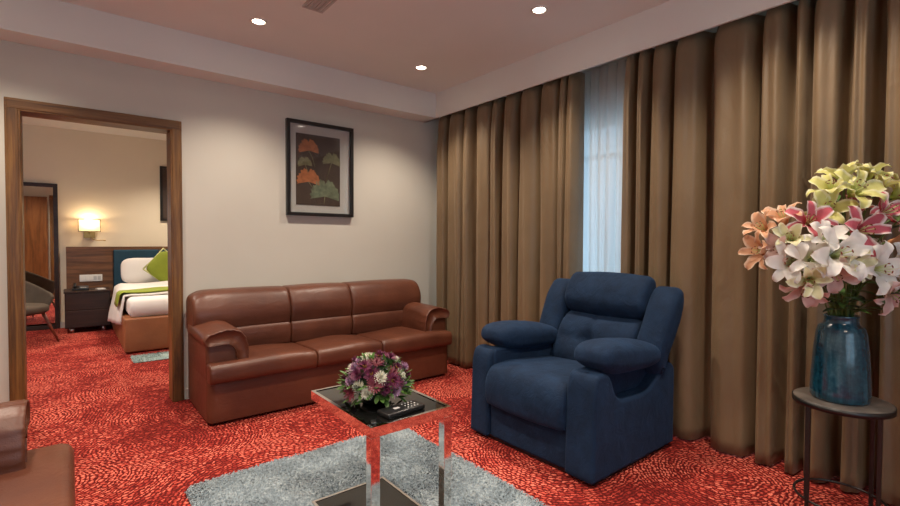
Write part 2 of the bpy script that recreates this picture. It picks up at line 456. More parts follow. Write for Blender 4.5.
# door frame: jambs + architrave, and the open leaf folded back in the bedroom
df = thing('door_1', None, None, (0, 0, 0)); df['kind'] = 'structure'
fw = .078
bm = bmesh.new()
for x0, x1 in ((DX0-.016, DX0-.016+fw), (DX1+.012-fw, DX1+.012)):
    bbox(bm, x0, x1, YW-.018, YW2+.018, 0, DZ+.012-fw*.0, bev=.004)
    bbox(bm, x0+.012, x1-.012, YW-.024, YW-.015, 0, DZ-.010, bev=.003)
struct(fromb('jamb', bm, M['wood_z'], df))
bm = bmesh.new()
bbox(bm, DX0-.016, DX1+.012, YW-.020, YW2+.020, DZ+.014-fw, DZ+.014, bev=.004)
bbox(bm, DX0-.004, DX1, YW-.026, YW-.018, DZ+.026-fw, DZ+.002, bev=.003)
struct(fromb('head', bm, M['wood_x'], df))
bm = bmesh.new(); bbox(bm, -1.18, -.345, YW2+.03, YW2+.07, .008, 2.12, bev=.003)
leafd = struct(fromb('door_leaf', bm, M['wood_red'], df))
tube('door_handle', [(-1.10, YW2+.07, 1.0), (-1.10, YW2+.12, 1.0), (-.98, YW2+.12, 1.0)], .009, M['steel'], df)

# window behind the curtains
wf = thing('window_1', None, None, (XR, 0, 0)); wf['kind'] = 'structure'
bm = bmesh.new()
for y0, y1 in ((WY0, WY0+.05), (WY1-.05, WY1), (2.075, 2.115)): bbox(bm, .05, .11, y0, y1, WZ0, WZ1)
for z0, z1 in ((WZ0, WZ0+.05), (WZ1-.05, WZ1), (1.93, 1.965)): bbox(bm, .05, .11, WY0, WY1, z0, z1)
struct(fromb('window_frame', bm, M['whiteplastic'], wf))
struct(box('window_pane', (.078, .084, WY0+.04, WY1-.04, WZ0+.04, WZ1-.04), M['glass'], wf))

w2 = thing('added_window', None, None, (-.9, YB, 0)); w2['kind'] = 'structure'  # unseen window added behind the camera to carry the fill light
struct(boxes('window_frame', [(0, .05, -.09, -.03, .5, 2.4), (2.55, 2.6, -.09, -.03, .5, 2.4), (1.275, 1.325, -.09, -.03, .5, 2.4), (0, 2.6, -.09, -.03, .5, .55), (0, 2.6, -.09, -.03, 2.35, 2.4)], M['whiteplastic'], w2))
struct(box('window_pane', (.04, 2.56, -.063, -.057, .54, 2.36), M['glass'], w2))
al = bpy.data.lights.new('added_fill_light', 'AREA'); al.shape = 'RECTANGLE'; al.size = 2.4; al.size_y = 1.75; al.energy = 66; al.color = (1.0, .87, .72)  # warm soft fill, added to raise the general room brightness
alo = bpy.data.objects.new('added_fill_light', al); C.objects.link(alo); alo.parent = w2; alo.location = (1.3, -.02, 1.45); alo.rotation_euler = (R(-90), 0, 0)

# curtains: floor length pleated panels made as one hung sheet each
def curtain(name, label, folds, wides, x_front, x_back, z0, z1, mat, group, seed, ramp_bot=0.0, loc=(3.1, 3.1, 0), pinch=.55, swing=.02):
    rnd = random.Random(seed)
    ys = []                                   # parameter samples
    n = len(folds)-1
    segs = 22
    offs = [rnd.uniform(-.022, .022) for _ in range(n+1)]
    bulge = [rnd.uniform(.75, 1.1) for _ in range(n)]
    tilt = [rnd.uniform(-.35, .35) for _ in range(n)]
    drift = [rnd.uniform(-1, 1)*swing for _ in range(n+1)]
    nz = 34
    grid = []
    for iz in range(nz+1):
        t = iz/nz; z = z0+(z1-z0)*t
        row = []
        top = max(0, (t-.86)/.14); pin = max(0, (t-.955)/.045)
        for i in range(n):
            ya = folds[i] + drift[i]*(1-t)*1.2; yb = folds[i+1] + drift[i+1]*(1-t)*1.2
            wa = wides[i]*.5; wb = wides[i+1]*.5
            w = yb-ya                              # negative: folds run towards the camera
            sgn = 1 if w > 0 else -1
            y_a = ya+sgn*wa*(1-.5*top); y_b = yb-sgn*wb*(1-.5*top)
            for k in range(segs):
                s = k/segs
                # omega shaped pleat: flat front with edges that turn straight back
                arch = (1-abs(2*s-1)**((8-2.0*t)*(1-pin)+2.4*pin))**(.75+.2*pin)
                lean = tilt[i]*(s-.5)*(.6+.4*math.sin(3*t+i))
                dep = (x_back-x_front)*(.86+.14*bulge[i])*(1-.12*top)
                x = x_back - arch*dep*(1-.22*abs(lean)) + lean*.035*(1-top) + offs[i]*(1-t)*.7
                x += .006*math.sin(9*t+i*2.1+s*3)*(1-t) + .010*math.sin(s*PI*3+i*1.7+2.5*t)*(1-top)*arch*min(1, abs(w)/.16)
                # bunching of the heading tape: pinch to a narrow waist near the top
                u = (s-.5); y = (y_a+y_b)/2+(y_b-y_a)*u
                row.append((x, y, z))
            # valley floor
            nx = folds[i+1]+drift[i+1]*(1-t)*1.2
            if i < n-1:
                for q in (-.5, 0, .5):
                    row.append((x_back+.012*(1-abs(q)*2), nx+sgn*wb*2*q*.9*(1-.5*top), z))
        row.append((x_back, yb, z)); grid.append(row)
    m = len(grid[0]); vs = [Vector(p)-Vector(loc) for r_ in grid for p in r_]; fs = []
    for a in range(nz):
        for b in range(m-1):
            fs.append((a*m+b, a*m+b+1, (a+1)*m+b+1, (a+1)*m+b))
    o = raw(name, vs, fs, mat); o.location = loc
    if ramp_bot >= 0:
        so = o.modifiers.new('cloth', 'SOLIDIFY'); so.thickness = .003; so.offset = 0
    return tag(o, label, 'curtain', group)
LF = [4.0, 3.845, 3.589, 3.44, 3.19, 3.06, 2.864, 2.627, 2.42, 2.342, 2.262]
LW = [.0, .05, .012, .075, .012, .07, .03, .012, .03, .012, .0]
cl = curtain('curtain', 'taupe floor-length curtain between the brown sofa and the window gap', LF, LW, 3.004, 3.15, .012, 2.56, M['curtain'], None, 3, loc=(3.1, 3.14, 0), swing=.012)
RF = [1.842, 1.763, 1.669, 1.519, 1.308, 1.029, .866, .79, .628, .517, .36, .20, .07, -.12, -.3, -.45]
RW = [.0, .045, .035, .012, .06, .035, .055, .020, .045, .05, .02, .03, .01, .03, .02, .0]
cr = curtain('curtain', 'wide taupe floor-length curtain behind the blue recliner and the lilies', RF, RW, 2.998, 3.16, .012, 2.56, M['curtain'], None, 11, loc=(3.1, .7, 0), swing=.014)
SF = [2.62, 2.55, 2.46, 2.36, 2.27, 2.19, 2.12, 2.04, 1.96, 1.88, 1.80, 1.71, 1.62]
sh = curtain('sheer_curtain', 'sheer white voile curtain glowing in the gap over the window', SF, [.004]*13, 3.215, 3.255, .015, 2.60, M['sheer'], None, 5, ramp_bot=-1, loc=(3.23, 2.1, 0), swing=.006)
tr = tag(boxes('curtain_track', [(3.075, 3.11, YB+.1, YW-.02, 2.565, 2.59)], M['steel']), 'slim curtain track behind the pelmet above the curtains', 'curtain track')

# ------------------------------------------------------------------ brown sofas
def make_sofa(label, loc, rz):
    t = thing('leather_sofa', label, 'sofa', loc, rz, None)
    L = M['leather']; W = 1.02
    base = rpoly([(-W, -.365), (W, -.365), (W, .345), (-W, .345)], [.035, .035, .02, .02])
    sweep('base', base, .02, .31, L, t, axis='z', inset=.008, m=120, mid=4)
    cuts = [(-W, -.28), (-.28, .28), (.28, W)]; bcuts = [(-W, -.312), (-.312, .238), (.238, .975)]
    seat = rpoly([(-.425, .285), (-.425, .420), (-.20, .418), (.16, .405), (.16, .30)], [.06, .055, .2, .02, .02])
    for a, b in cuts:
        def fs_(p, a=a, b=b):
            s = (p.x-a)/(b-a); q = Vector(p)
            if q.z > .36: q.z += .016*math.sin(PI*min(1, max(0, s)))*(1 if q.y < .1 else .3)-.004*math.sin(8*s+3*q.y)
            return q
        sweep('seat_cushion', seat, a+.0015, b-.0015, L, t, inset=.016, mid=16, fn=fs_)
    lumb = rpoly([(.050, .40), (.025, .50), (.040, .585), (.10, .60), (.20, .60), (.22, .40)], [.03, .08, .04, .03, .02, .02])
    for i, (a, b) in enumerate(bcuts):
        a2 = max(a, -.86); b2 = min(b, .86)
        sweep('lower_back_cushion', lumb, a2+.001, b2-.001, L, t, inset=.018, mid=10, crown=.006)
    head = rpoly([(.050, .572), (.022, .70), (.095, .862), (.30, .862), (.345, .80), (.345, .55), (.12, .55)], [.03, .11, .085, .07, .05, .02, .04])
    for i, (a, b) in enumerate(bcuts):
        a2 = a-.01 if i == 0 else a; b2 = b+.02 if i == 2 else b
        # outer ends round off in the front view
        def fh(p, i=i):
            q = Vector(p); e = 0
            if i == 0: e = max(0, (-.93-q.x)/.11)
            if i == 2: e = max(0, (q.x-.93)/.11)
            e = min(1, e)
            if q.z > .74: q.z -= (q.z-.74)*.42*e*e
            q.y += .02*e*e if q.y < .2 else 0
            return q
        sweep('headrest_cushion', head, a2+.001, b2-.001, L, t, inset=.022, mid=18, crown=.005, fn=fh)
    sweep('back_panel', rpoly([(.20, .03), (.20, .62), (.345, .62), (.345, .03)], .02), -W+.004, W-.004, L, t, inset=.01, mid=2)
    for s in (-1, 1):
        # arm block under the pad, then the pad with its gathered front
        sweep('arm_panel', rpoly([(s*W, -.325), (s*.80, -.325), (s*.80, .30), (s*W, .30)], .012), .30, .60, L, t, axis='z', inset=.006, mid=2)
        N = 44; V, F = [], []
        cs = rpoly([(s*(W+.020), .535), (s*(W+.020), .610), (s*.89, .650), (s*.785, .620), (s*.752, .50), (s*.758, .395), (s*.825, .395), (s*.840, .50), (s*.88, .545)], [.035, .04, .13, .08, .07, .025, .02, .05, .03])
        P = resample(cs, 88); cx = sum(p.x for p in P)/88; cz = sum(p.y for p in P)/88
        rings = [(.26, .94), (.24, .98), (.20, 1.0), (.05, 1.0), (-.12, 1.0), (-.22, 1.0), (-.27, 1.0), (-.30, 1.012), (-.325, 1.02), (-.342, 1.005), (-.352, .975), (-.354, .94), (-.345, .90)]
        for (yy, sc) in rings:
            for k, p in enumerate(P):
                g_ = 0
                if yy < -.22: g_ = .0022*math.sin(k*2*PI/88*17+math.sin(k))*min(1, (-.22-yy)/.09)
                if yy < -.36: g_ *= .6
                d = Vector((p.x-cx, p.y-cz)); f_ = sc+g_/max(d.length, .03)
                lift = .010*math.sin((yy+.3)*4) if p.y > .58 else 0
                V.append((cx+d.x*f_, yy, cz+d.y*f_+lift))
        m = 88
        for r_ in range(len(rings)-1):
            for k in range(m):
                j = (k+1) % m; F.append((r_*m+k, r_*m+j, (r_+1)*m+j, (r_+1)*m+k))
        F.append(tuple(range(m))); F.append(tuple(range((len(rings)-1)*m, len(rings)*m)))
        bm = bmesh.new(); VV = [bm.verts.new(v) for v in V]
        for f in F: bm.faces.new([VV[i] for i in f])
        fromb('armrest', bm, L, t, True)
    for x in (-.92, .92):
        for y in (-.28, .28):
            box('foot', (x-.03, x+.03, y-.03, y+.03, 0, .022), M['blackplastic'], t)
    return t
sofa = make_sofa('long reddish-brown leather sofa against the wall under the framed picture', (1.725, 3.80, 0), 0)
sofa2 = copy_tree(sofa); sofa2.location = (-.42, 1.48, 0); sofa2.rotation_euler = (0, 0, PI/2)
for ch in sofa2.children:
    if ch.name.startswith('armrest') or ch.name.startswith('arm_panel'): ch.location.y += .065     # this one's arms sit further back from the seat edge
sofa2['label'] = 'brown leather sofa at left edge, only its armrest and seat corner showing'

# ------------------------------------------------------------------ blue recliner (faces -x)
rc = thing('recliner', 'navy blue fabric recliner armchair with puffy armrests before the curtains', 'armchair', (2.416, 1.845, 0), R(.4))
NV = M['navy']
box('plinth', (-.34, .40, -.43, .43, .0, .035), M['blackplastic'], rc)
armp = rpoly([(-.388, .022), (-.372, .50), (-.345, .570), (-.24, .570), (-.18, .44), (-.12, .40), (.14, .39), (.25, .46), (.36, .545), (.465, .50), (.465, .022)],
             [.01, .06, .06, .06, .05, .05, .06, .05, .05, .04, .01])
for s in (-1, 1):
    a, b = (.312, .475) if s > 0 else (-.458, -.276)
    sweep('arm_panel', armp, a, b, NV, rc, axis='y', inset=.022, m=150, mid=4)
sweep('footrest', rpoly([(-.358, .024), (-.358, .29), (-.30, .29), (-.30, .024)], .015), -.274, .310, NV, rc, axis='y', inset=.012, mid=6, crown=.003)
seatp = rpoly([(-.40, .235), (-.425, .36), (-.375, .478), (-.22, .492), (.24, .45), (.24, .27), (-.34, .235)], [.04, .10, .09, .12, .05, .03, .04])
sweep('seat_cushion', seatp, -.279, .320, NV, rc, axis='y', inset=.035, m=110, mid=14, crown=.010)
def padf(p):
    q = Vector(p); q.z *= 1-.16*(q.x/.35)
    q.z += .008*math.exp(-((abs(q.y)-.0)/.08)**2)*(1 if q.z > 0 else 0)
    if q.x < -.16 and q.z < 0: q.z *= 1-.35*min(1, (-.16-q.x)/.14)
    if q.x < -.18: q.z += .0035*math.sin(q.y*95)*min(1, (-.18-q.x)/.12)
    return q
for s in (-1, 1):
    a, b = (s*.290, s*.385) if s > 0 else (s*.385, s*.290)
    sweep('arm_core', rpoly([(-.34, .40), (-.34, .575), (.32, .535), (.32, .40)], .03), a, b, NV, rc, axis='y', inset=.015, mid=3)
    pillow('arm_pad', (-.005, s*.368+.004, .612), .318, .128, .086, NV, rc, e1=.78, e2=.50, rot=(0, R(5), 0), fn=padf)
# backrest pieces are laid out upright, then leaned back about the seat line
piv = Vector((.17, 0, .44)); LEAN = R(23)
def lean(p):
    q = Vector(p)-piv; q.x += .11; q.z *= 1.09; c, s_ = math.cos(LEAN), math.sin(LEAN)
    return Vector((q.x*c+q.z*s_, q.y-.03*min(1, max(0, q.z/.4)), -q.x*s_+q.z*c))+piv
def tuft(p):
    q = Vector(p)
    if q.x < .14:
        d = 0
        for (ty, tz, st, sp) in ((.03, .60, .030, .06),):
            d += st*math.exp(-((q.y-ty)**2+(q.z-tz)**2)/(2*sp*sp*.45))
        d += .007*math.exp(-(q.z-.60)**2/.0007)*(1 if abs(q.y) < .24 else .3)
        d += .009*math.exp(-(q.y-.03)**2/.0006)
        q.x += d
    return lean(q)
lum = rpoly([(.11, .40), (.045, .48), (.045, .70), (.10, .79), (.19, .79), (.19, .40)], [.05, .09, .09, .05, .03, .03])
sweep('back_cushion', lum, -.285, .285, NV, rc, axis='y', inset=.035, m=130, mid=40, fn=tuft)
hd = rpoly([(.10, .775), (.015, .82), (.0, .93), (.045, 1.035), (.13, 1.045), (.17, .98), (.17, .78)], [.04, .07, .10, .07, .07, .04, .03])
sweep('headrest_cushion', hd, -.300, .300, NV, rc, axis='y', inset=.045, m=110, mid=14, crown=.010, fn=lean)
wg = rpoly([(.10, .50), (.045, .60), (.03, .86), (.075, .985), (.14, 1.0), (.185, .92), (.185, .48)], [.05, .10, .12, .07, .07, .06, .04])
for s in (-1, 1):
    def wfn(p, s=s):
        q = Vector(p); q.y += s*(.02*math.sin((q.z-.5)*4)-.0)
        return lean(q)
    a, b = (s*.275, s*.464) if s > 0 else (s*.464, s*.275)
    sweep('back_wing', wg, a, b, NV, rc, axis='y', inset=.055, m=110, mid=8, fn=wfn)
sweep('back_shell', rpoly([(.14, .30), (.14, .93), (.19, .93), (.20, .30)], .03), -.37, .37, NV, rc, axis='y', inset=.03, mid=4, fn=lean)

# ------------------------------------------------------------------ coffee table
TX0, TX1, TY0, TY1, TZ = .852, 1.230, 1.520, 2.072, .565
ct = thing('coffee_table', 'square-legged mirror-chrome side table with black glass top on shag rug', 'table', ((TX0+TX1)/2, (TY0+TY1)/2, .0))
hx, hy = (TX1-TX0)/2, (TY1-TY0)/2; lw = .038; RZ = .020
for sx in (-1, 1):
    for sy in (-1,):
        x0 = hx-lw if sx > 0 else -hx; y0 = hy-lw if sy > 0 else -hy
        box('leg', (x0, x0+lw, y0, y0+lw, .002, TZ-.040), M['chrome'], ct, bev=.0012)
boxes('top_frame', [(-hx, hx, -hy, -hy+.014, TZ-.04, TZ), (-hx, hx, hy-.014, hy, TZ-.04, TZ), (-hx, -hx+.014, -hy+.014, hy-.014, TZ-.04, TZ), (hx-.014, hx, -hy+.014, hy-.014, TZ-.04, TZ)], M['chrome'], ct)
box('glass_top', (-hx+.012, hx-.012, -hy+.012, hy-.012, TZ-.012, TZ-.003), M['blackglass'], ct)
boxes('shelf_frame', [(-hx+lw, hx-lw, -hy, -hy+.012, .03, .052), (-hx+.012, hx-.012, hy-.012, hy, .022, .052), (-hx, -hx+.012, -hy+lw, hy, .022, .052), (hx-.012, hx, -hy+lw, hy, .022, .052)], M['chrome'], ct)
box('glass_shelf', (-hx+.012, hx-.012, -hy+.012, hy-.012, .042, .050), M['blackglass'], ct)

# remote
rm = thing('remote_control', 'black remote control lying in front of the small bouquet', 'remote control', (1.035, 1.600, TZ-.0025), R(4))
box('case', (-.092, .092, -.040, .040, 0, .020), M['blackplastic'], rm, bev=.006, seg=3)
for k in range(4):
    for j in range(3):
        x = .018+k*.016; y = -.022+j*.022
        lathe('button', [(.0035, 0), (.0035, .0012), (.002, .002)], M['greyplastic'] if (k+j) % 2 else M['whiteplastic'], rm, n=10, loc=(x, y, .0195))
box('logo_plate', (-.038, -.012, -.008, .008, .0195, .0208), M['greyplastic'], rm)
box('key_fob', (-.018, .018, -.010, .010, 0, .009), M['blackplastic'], None, bev=.003, seg=3)
kf = bpy.data.objects['key_fob']; kf.location = (.885, 1.56, TZ-.0025); kf.rotation_euler = (0, 0, R(65))
kf.name = 'plastic_clip'
tag(kf, 'tiny glossy black item at the front corner of the black glass top', 'small item')

# ------------------------------------------------------------------ bouquet of chrysanthemums
def petalmesh(L_, W_, curl, n=5):
    vs, fs = [], []
    for i in range(n+1):
        t = i/n; w = W_*math.sin(PI*min(1, .12+t*.80))**.7*.5 if t < 1 else W_*.12
        r_ = L_*t; z = curl*t*t
        vs += [(r_, -w, z+.15*w), (r_, 0, z), (r_, w, z+.15*w)]
    for i in range(n):
        b = i*3; fs += [(b, b+3, b+4, b+1), (b+1, b+4, b+5, b+2)]
    return vs, fs
def bloom_mesh(r, layers, seed, kind):
    rnd = random.Random(seed); vs, fs = [], []
    for li in range(layers):
        f = li/max(1, layers-1); n = int(22-7*f); el = R(8+62*f) if layers > 1 else R(14)
        for k in range(n):
            pv, pf = petalmesh(r*(1-.42*f)*rnd.uniform(.88, 1.05), r*.17, r*rnd.uniform(.10, .26))
            rot = Euler((rnd.uniform(-.25, .25), -el+rnd.uniform(-.12, .12), 2*PI*(k+.5*li+rnd.uniform(-.2, .2))/n)).to_matrix()
            o_ = len(vs); vs += [rot@Vector(p)+Vector((0, 0, .003*li)) for p in pv]; fs += [tuple(i+o_ for i in q) for q in pf]
    return vs, fs
posy = thing('flower_bouquet', 'round bouquet of white and plum chrysanthemums on the glass table', 'flowers', (1.018, 1.775, TZ-.003))
lathe('bowl', [(.045, 0), (.055, .004), (.065, .04), (.060, .045), (.05, .04)], M['blackmetal'], posy, n=36)
pillow('foliage_core', (0, 0, .09), .10, .10, .075, M['leaf2'], posy, e1=.9, e2=1)
BM = {}
for key, mat, ly in (('w', 'petal_white_c', 4), ('p', 'petal_purple', 3), ('m', 'petal_maroon', 2), ('l', 'petal_lilac', 4)):
    vs, fs = bloom_mesh(.034, ly, hash(key) % 97 if False else ord(key), key)
    me = bpy.data.meshes.new('bloom'); me.from_pydata([tuple(v) for v in vs], [], fs); me.materials.append(M[mat])
    for p in me.polygons: p.use_smooth = True
    BM[key] = me
dv, dfc = pillowv((0, 0, .006), .008, .008, .006, e1=1, e2=1, nu=12, nv=6)
disk_me = bpy.data.meshes.new('bloom_centre'); disk_me.from_pydata([tuple(v) for v in dv], [], dfc); disk_me.materials.append(M['disk'])
rb = random.Random(21)
spots = []
for i in range(62):
    k = (i+.5)/62; el = math.asin(1-k*1.06 if 1-k*1.06 > -.1 else -.1); az = i*2.39996
    spots.append((el, az))
kinds = 'pwlmwpwmplwmpwpwmlpwplwmwplmwpmwlwpmpwlpwmwpplwmwpmwlmwpwlpmwpw'
bname = {'w': 'white_bloom', 'p': 'plum_bloom', 'm': 'maroon_bloom', 'l': 'lilac_bloom'}
for i, (el, az) in enumerate(spots):
    if rb.random() < .10: continue
    d = Vector((math.cos(el)*math.cos(az), math.cos(el)*math.sin(az), math.sin(el)))
    o = bpy.data.objects.new(bname[kinds[i]], BM[kinds[i]]); C.objects.link(o); o.parent = posy
    rr = rb.uniform(.88, 1.10)
    o.location = Vector((d.x*.128, d.y*.128, .072+d.z*.112))*1.0
    o.location = Vector((o.location.x*rr, o.location.y*rr, .072+(o.location.z-.072)*rr))
    d2 = (d+Vector((rb.uniform(-.25, .25), rb.uniform(-.25, .25), rb.uniform(-.1, .3)))).normalized()
    o.rotation_euler = d2.to_track_quat('Z', 'Y').to_euler(); s_ = rb.uniform(.85, 1.2); o.scale = (s_,)*3
    if kinds[i] in 'mp' and i % 2 == 0:
        c_ = bpy.data.objects.new('bloom_centre', disk_me); C.objects.link(c_); c_.parent = o
vs, fs = [], []
for i in range(240):
    el = rb.uniform(-.25, 1.4) if i % 3 else rb.uniform(-.35, .3); az = rb.uniform(0, 2*PI); d = Vector((math.cos(el)*math.cos(az), math.cos(el)*math.sin(az), math.sin(el)))
    pv, pf = petalmesh(rb.uniform(.035, .06), .02, rb.uniform(-.012, .01))
    q = (d+Vector((rb.uniform(-.6, .6), rb.uniform(-.6, .6), rb.uniform(-.5, .5)))).normalized().to_track_quat('X', 'Z').to_matrix()
    b0 = Vector((d.x*.115, d.y*.115, max(.022, .068+d.z*.095))); o_ = len(vs)
    vs += [b0+q@Vector(p) for p in pv]; fs += [tuple(k+o_ for k in f) for f in pf]
raw('leaves', vs, fs, M['leaf'], posy)['kind'] = 'stuff'

# ------------------------------------------------------------------ shag rug
def shag(name, x0, x1, y0, y1, h, dens, mat, label, rc_=.07, seed=1, blade=.030):
    rnd = random.Random(seed); cx, cy = (x0+x1)/2, (y0+y1)/2
    pl = rpoly([(x0-cx, y0-cy), (x1-cx, y0-cy), (x1-cx, y1-cy), (x0-cx, y1-cy)], rc_)
    vs, fs = sweepv(pl, .001, h*.55, axis='z', inset=.004, m=120, mid=2)
    def inside(x, y):
        ax = max(0, abs(x)-((x1-x0)/2-rc_)); ay = max(0, abs(y)-((y1-y0)/2-rc_)); return math.hypot(ax, ay) < rc_+.004
    ph = [rnd.uniform(0, 6) for _ in range(6)]
    n = int((x1-x0)*(y1-y0)*dens)
    for i in range(n):
        x = rnd.uniform(x0-cx, x1-cx); y = rnd.uniform(y0-cy, y1-cy)
        if not inside(x, y): continue
        fl = 2.4*math.sin(3.1*x+ph[0]+1.7*math.sin(2.3*y+ph[1]))+2.2*math.sin(4.3*y+ph[2]+1.5*math.sin(5.1*x+ph[3]))
        a = fl+rnd.gauss(0, .75); ln = blade*rnd.uniform(.7, 1.2); ti = rnd.uniform(.35, .95)
        dx, dy = math.cos(a), math.sin(a); w = .0026
        zb = h*.45; o_ = len(vs)
        m1 = (x+dx*ln*.45*ti, y+dy*ln*.45*ti, zb+ln*.42*(1.15-ti*.5)); m2 = (x+dx*ln*ti, y+dy*ln*ti, zb+ln*.62*(1.15-ti))
        vs += [(x-dy*w, y+dx*w, zb), (x+dy*w, y-dx*w, zb), (m1[0]+dy*w, m1[1]-dx*w, m1[2]), (m1[0]-dy*w, m1[1]+dx*w, m1[2]), m2]
        fs += [(o_, o_+1, o_+2, o_+3), (o_+3, o_+2, o_+4)]
    o = raw(name, vs, fs, mat); o.location = (cx, cy, 0)
    return tag(o, label, 'rug')
shag('shag_rug', .43, 1.72, .95, 2.655, .022, 30000, M['rug'], 'large silver-grey shag rug under the chrome table on the red carpet', seed=4)
shag('bedside_mat', .49, 1.9, 5.70, 6.04, .018, 9000, M['mat'], 'small pale blue mat on the carpet at the foot of the bed', .03, 9, .03)

# ------------------------------------------------------------------ round side table and vase
VX, VY, SZ = 2.70, .55, .55
stt = thing('round_side_table', 'round side table with grey stone top and thin black legs by curtain', 'table', (VX, VY, 0))
lathe('table_top', [(.10, SZ-.016), (.175, SZ-.014), (.178, SZ-.010), (.178, SZ-.004), (.173, SZ), (.05, SZ)], M['stone'], stt, n=64)
lathe('rim', [(.170, SZ-.028), (.182, SZ-.028), (.182, SZ-.004), (.1785, SZ-.004), (.1785, SZ-.014), (.170, SZ-.014), (.170, SZ-.028)], M['blackmetal'], stt, n=64, cap=False)
for a in (60, 150, 240, 330):
    a = R(a+0); x, y = .168*math.cos(a), .168*math.sin(a)
    box('leg', (x-.0075, x+.0075, y-.0075, y+.0075, 0, SZ-.03), M['blackmetal'], stt, bev=.001)
tube('lower_ring', [(.166*math.cos(2*PI*k/40), .166*math.sin(2*PI*k/40), .10) for k in range(41)], .006, M['blackmetal'], stt, n=8)
vs_ = [(.060, .004), (.100, .0), (.108, .012), (.108, .05), (.104, .14), (.098, .23), (.090, .30), (.083, .325), (.066, .338), (.061, .350), (.062, .368), (.066, .376), (.061, .378), (.056, .368), (.055, .345), (.075, .32), (.09, .22), (.095, .05), (.05, .02)]
vase = lathe('vase', vs_, M['vase'], None, n=72); vase.location = (VX-.015, VY+.005, SZ+.001)
tag(vase, 'blue streaked glazed ceramic vase on the round side table', 'vase')

# lilies: each stem with its flower is one thing
def lily_petal_mesh(kind, ph, openness):
    n, m = 12, 6; vs, fs, uv = [], [], []
    for i in range(n+1):
        t = i/n
        L_ = .112
        ang = R(24+openness*80*t**1.25)        # angle away from the flower axis
        if i == 0: px, pz, = .006, 0
        else:
            px += L_/n*math.sin(ang_prev); pz += L_/n*math.cos(ang_prev)
        ang_prev = ang if t < .75 else ang+R(70*openness*(t-.75)/.25)
        w = .0045*(1-t)+.062*(t**.95)*((1-t)**.62)*(1.0 if t < 1 else 0)+.0006
        for j in range(m+1):
            u = j/m; s = (u-.5)*2
            y = s*w*(1 if t < .97 else .3); cup = (s*s)*w*.35*(1-t*.4)
            ruf = .0032*math.sin(t*19+ph+s*2)*abs(s)
            nx, nz = -math.cos(ang), math.sin(ang)
            vs.append((px+nx*(cup+ruf), y, pz+nz*(cup+ruf))); uv.append((u, t))
    for i in range(n):
        for j in range(m):
            a = i*(m+1)+j; fs.append((a, a+1, a+m+2, a+m+1))
    me = bpy.data.meshes.new('petal'); me.from_pydata(vs, [], fs)
    ul = me.uv_layers.new(name='UVMap')
    for lp in me.loops: ul.data[lp.index].uv = uv[lp.vertex_index]
    for p in me.polygons: p.use_smooth = True
    me.materials.append(LILY[kind]); return me
PM = {}; PR = random.Random(44)
def lily(kind, pos, face, scale, op, label, group, stem_from, twist):
    pos = Vector(pos); key = (kind, op)
    if key not in PM: PM[key] = [lily_petal_mesh(kind, 0, op), lily_petal_mesh(kind, 2.1, op*1.12)]
    face = Vector(face).normalized()
    t = thing(kind+'_lily', label, 'flower', tuple(stem_from), 0, group)
    rot = face.to_track_quat('Z', 'Y').to_matrix().to_4x4() @ Matrix.Rotation(twist, 4, 'Z')
    throat = pos-face*.045*scale
    base = Matrix.Translation(throat-Vector(stem_from)) @ rot @ Matrix.Scale(scale, 4)
    for k in range(6):
        o = bpy.data.objects.new('petal', PM[key][k % 2]); C.objects.link(o); o.parent = t
        w_ = .72 if k % 2 else 1.08
        o.matrix_local = base @ Matrix.Translation((0, 0, .002*(k % 2))) @ Matrix.Rotation(k*PI/3+PR.uniform(-.1, .1), 4, 'Z') @ Matrix.Rotation(PR.uniform(-.22, .12), 4, 'Y') @ Matrix.Rotation(PR.uniform(-.25, .25), 4, 'X') @ Matrix.Diagonal((1, w_, 1, 1))
    # stamens and pistil
    V, F = [], []; AV, AF = [], []
    for k in range(7):
        a = k*PI/3+.3; r_ = .0 if k == 6 else 1
        end = Vector((math.cos(a)*.016*r_, math.sin(a)*.016*r_, .066 if r_ else .08))
        pts = [Vector((0, 0, .0)), Vector((math.cos(a)*.006*r_, math.sin(a)*.006*r_, .035)), end]
        v_, f_ = tubev([base@p for p in pts], [.0016*scale, .0013*scale, .001*scale], 5)
        o_ = len(V); V += v_; F += [tuple(i+o_ for i in q) for q in f_]
        if r_:
            side = Vector((-math.sin(a), math.cos(a), 0))*.005
            v_, f_ = tubev([base@(end-side), base@end, base@(end+side)], [.0010*scale, .0021*scale, .0010*scale], 6)
            o_ = len(AV); AV += v_; AF += [tuple(i+o_ for i in q) for q in f_]
    st = raw('stamens', V, F, M['filament'], t); raw('anthers', AV, AF, M['anther'], st)
    # stem curves up from the vase and out to the flower
    a = Vector((0, 0, 0)); d = throat-Vector(stem_from)
    up = Vector((d.x*.15, d.y*.15, max(.12, d.z*.75)))
    if d.z < .25: up = Vector((d.x*.35, d.y*.35, max(d.z+.06, .14)))
    c2 = d-face*.05
    pts = []
    for i in range(13):
        s = i/12; pts.append(a*(1-s)**3+up*3*s*(1-s)**2+c2*3*s*s*(1-s)+d*s**3)
    v_, f_ = tubev(pts, [.0035]*12+[.005*scale], 7)
    raw('stem', v_, f_, M['greenstem'], t)
    return t
VT = Vector((VX-.015, VY+.005, SZ+.36))
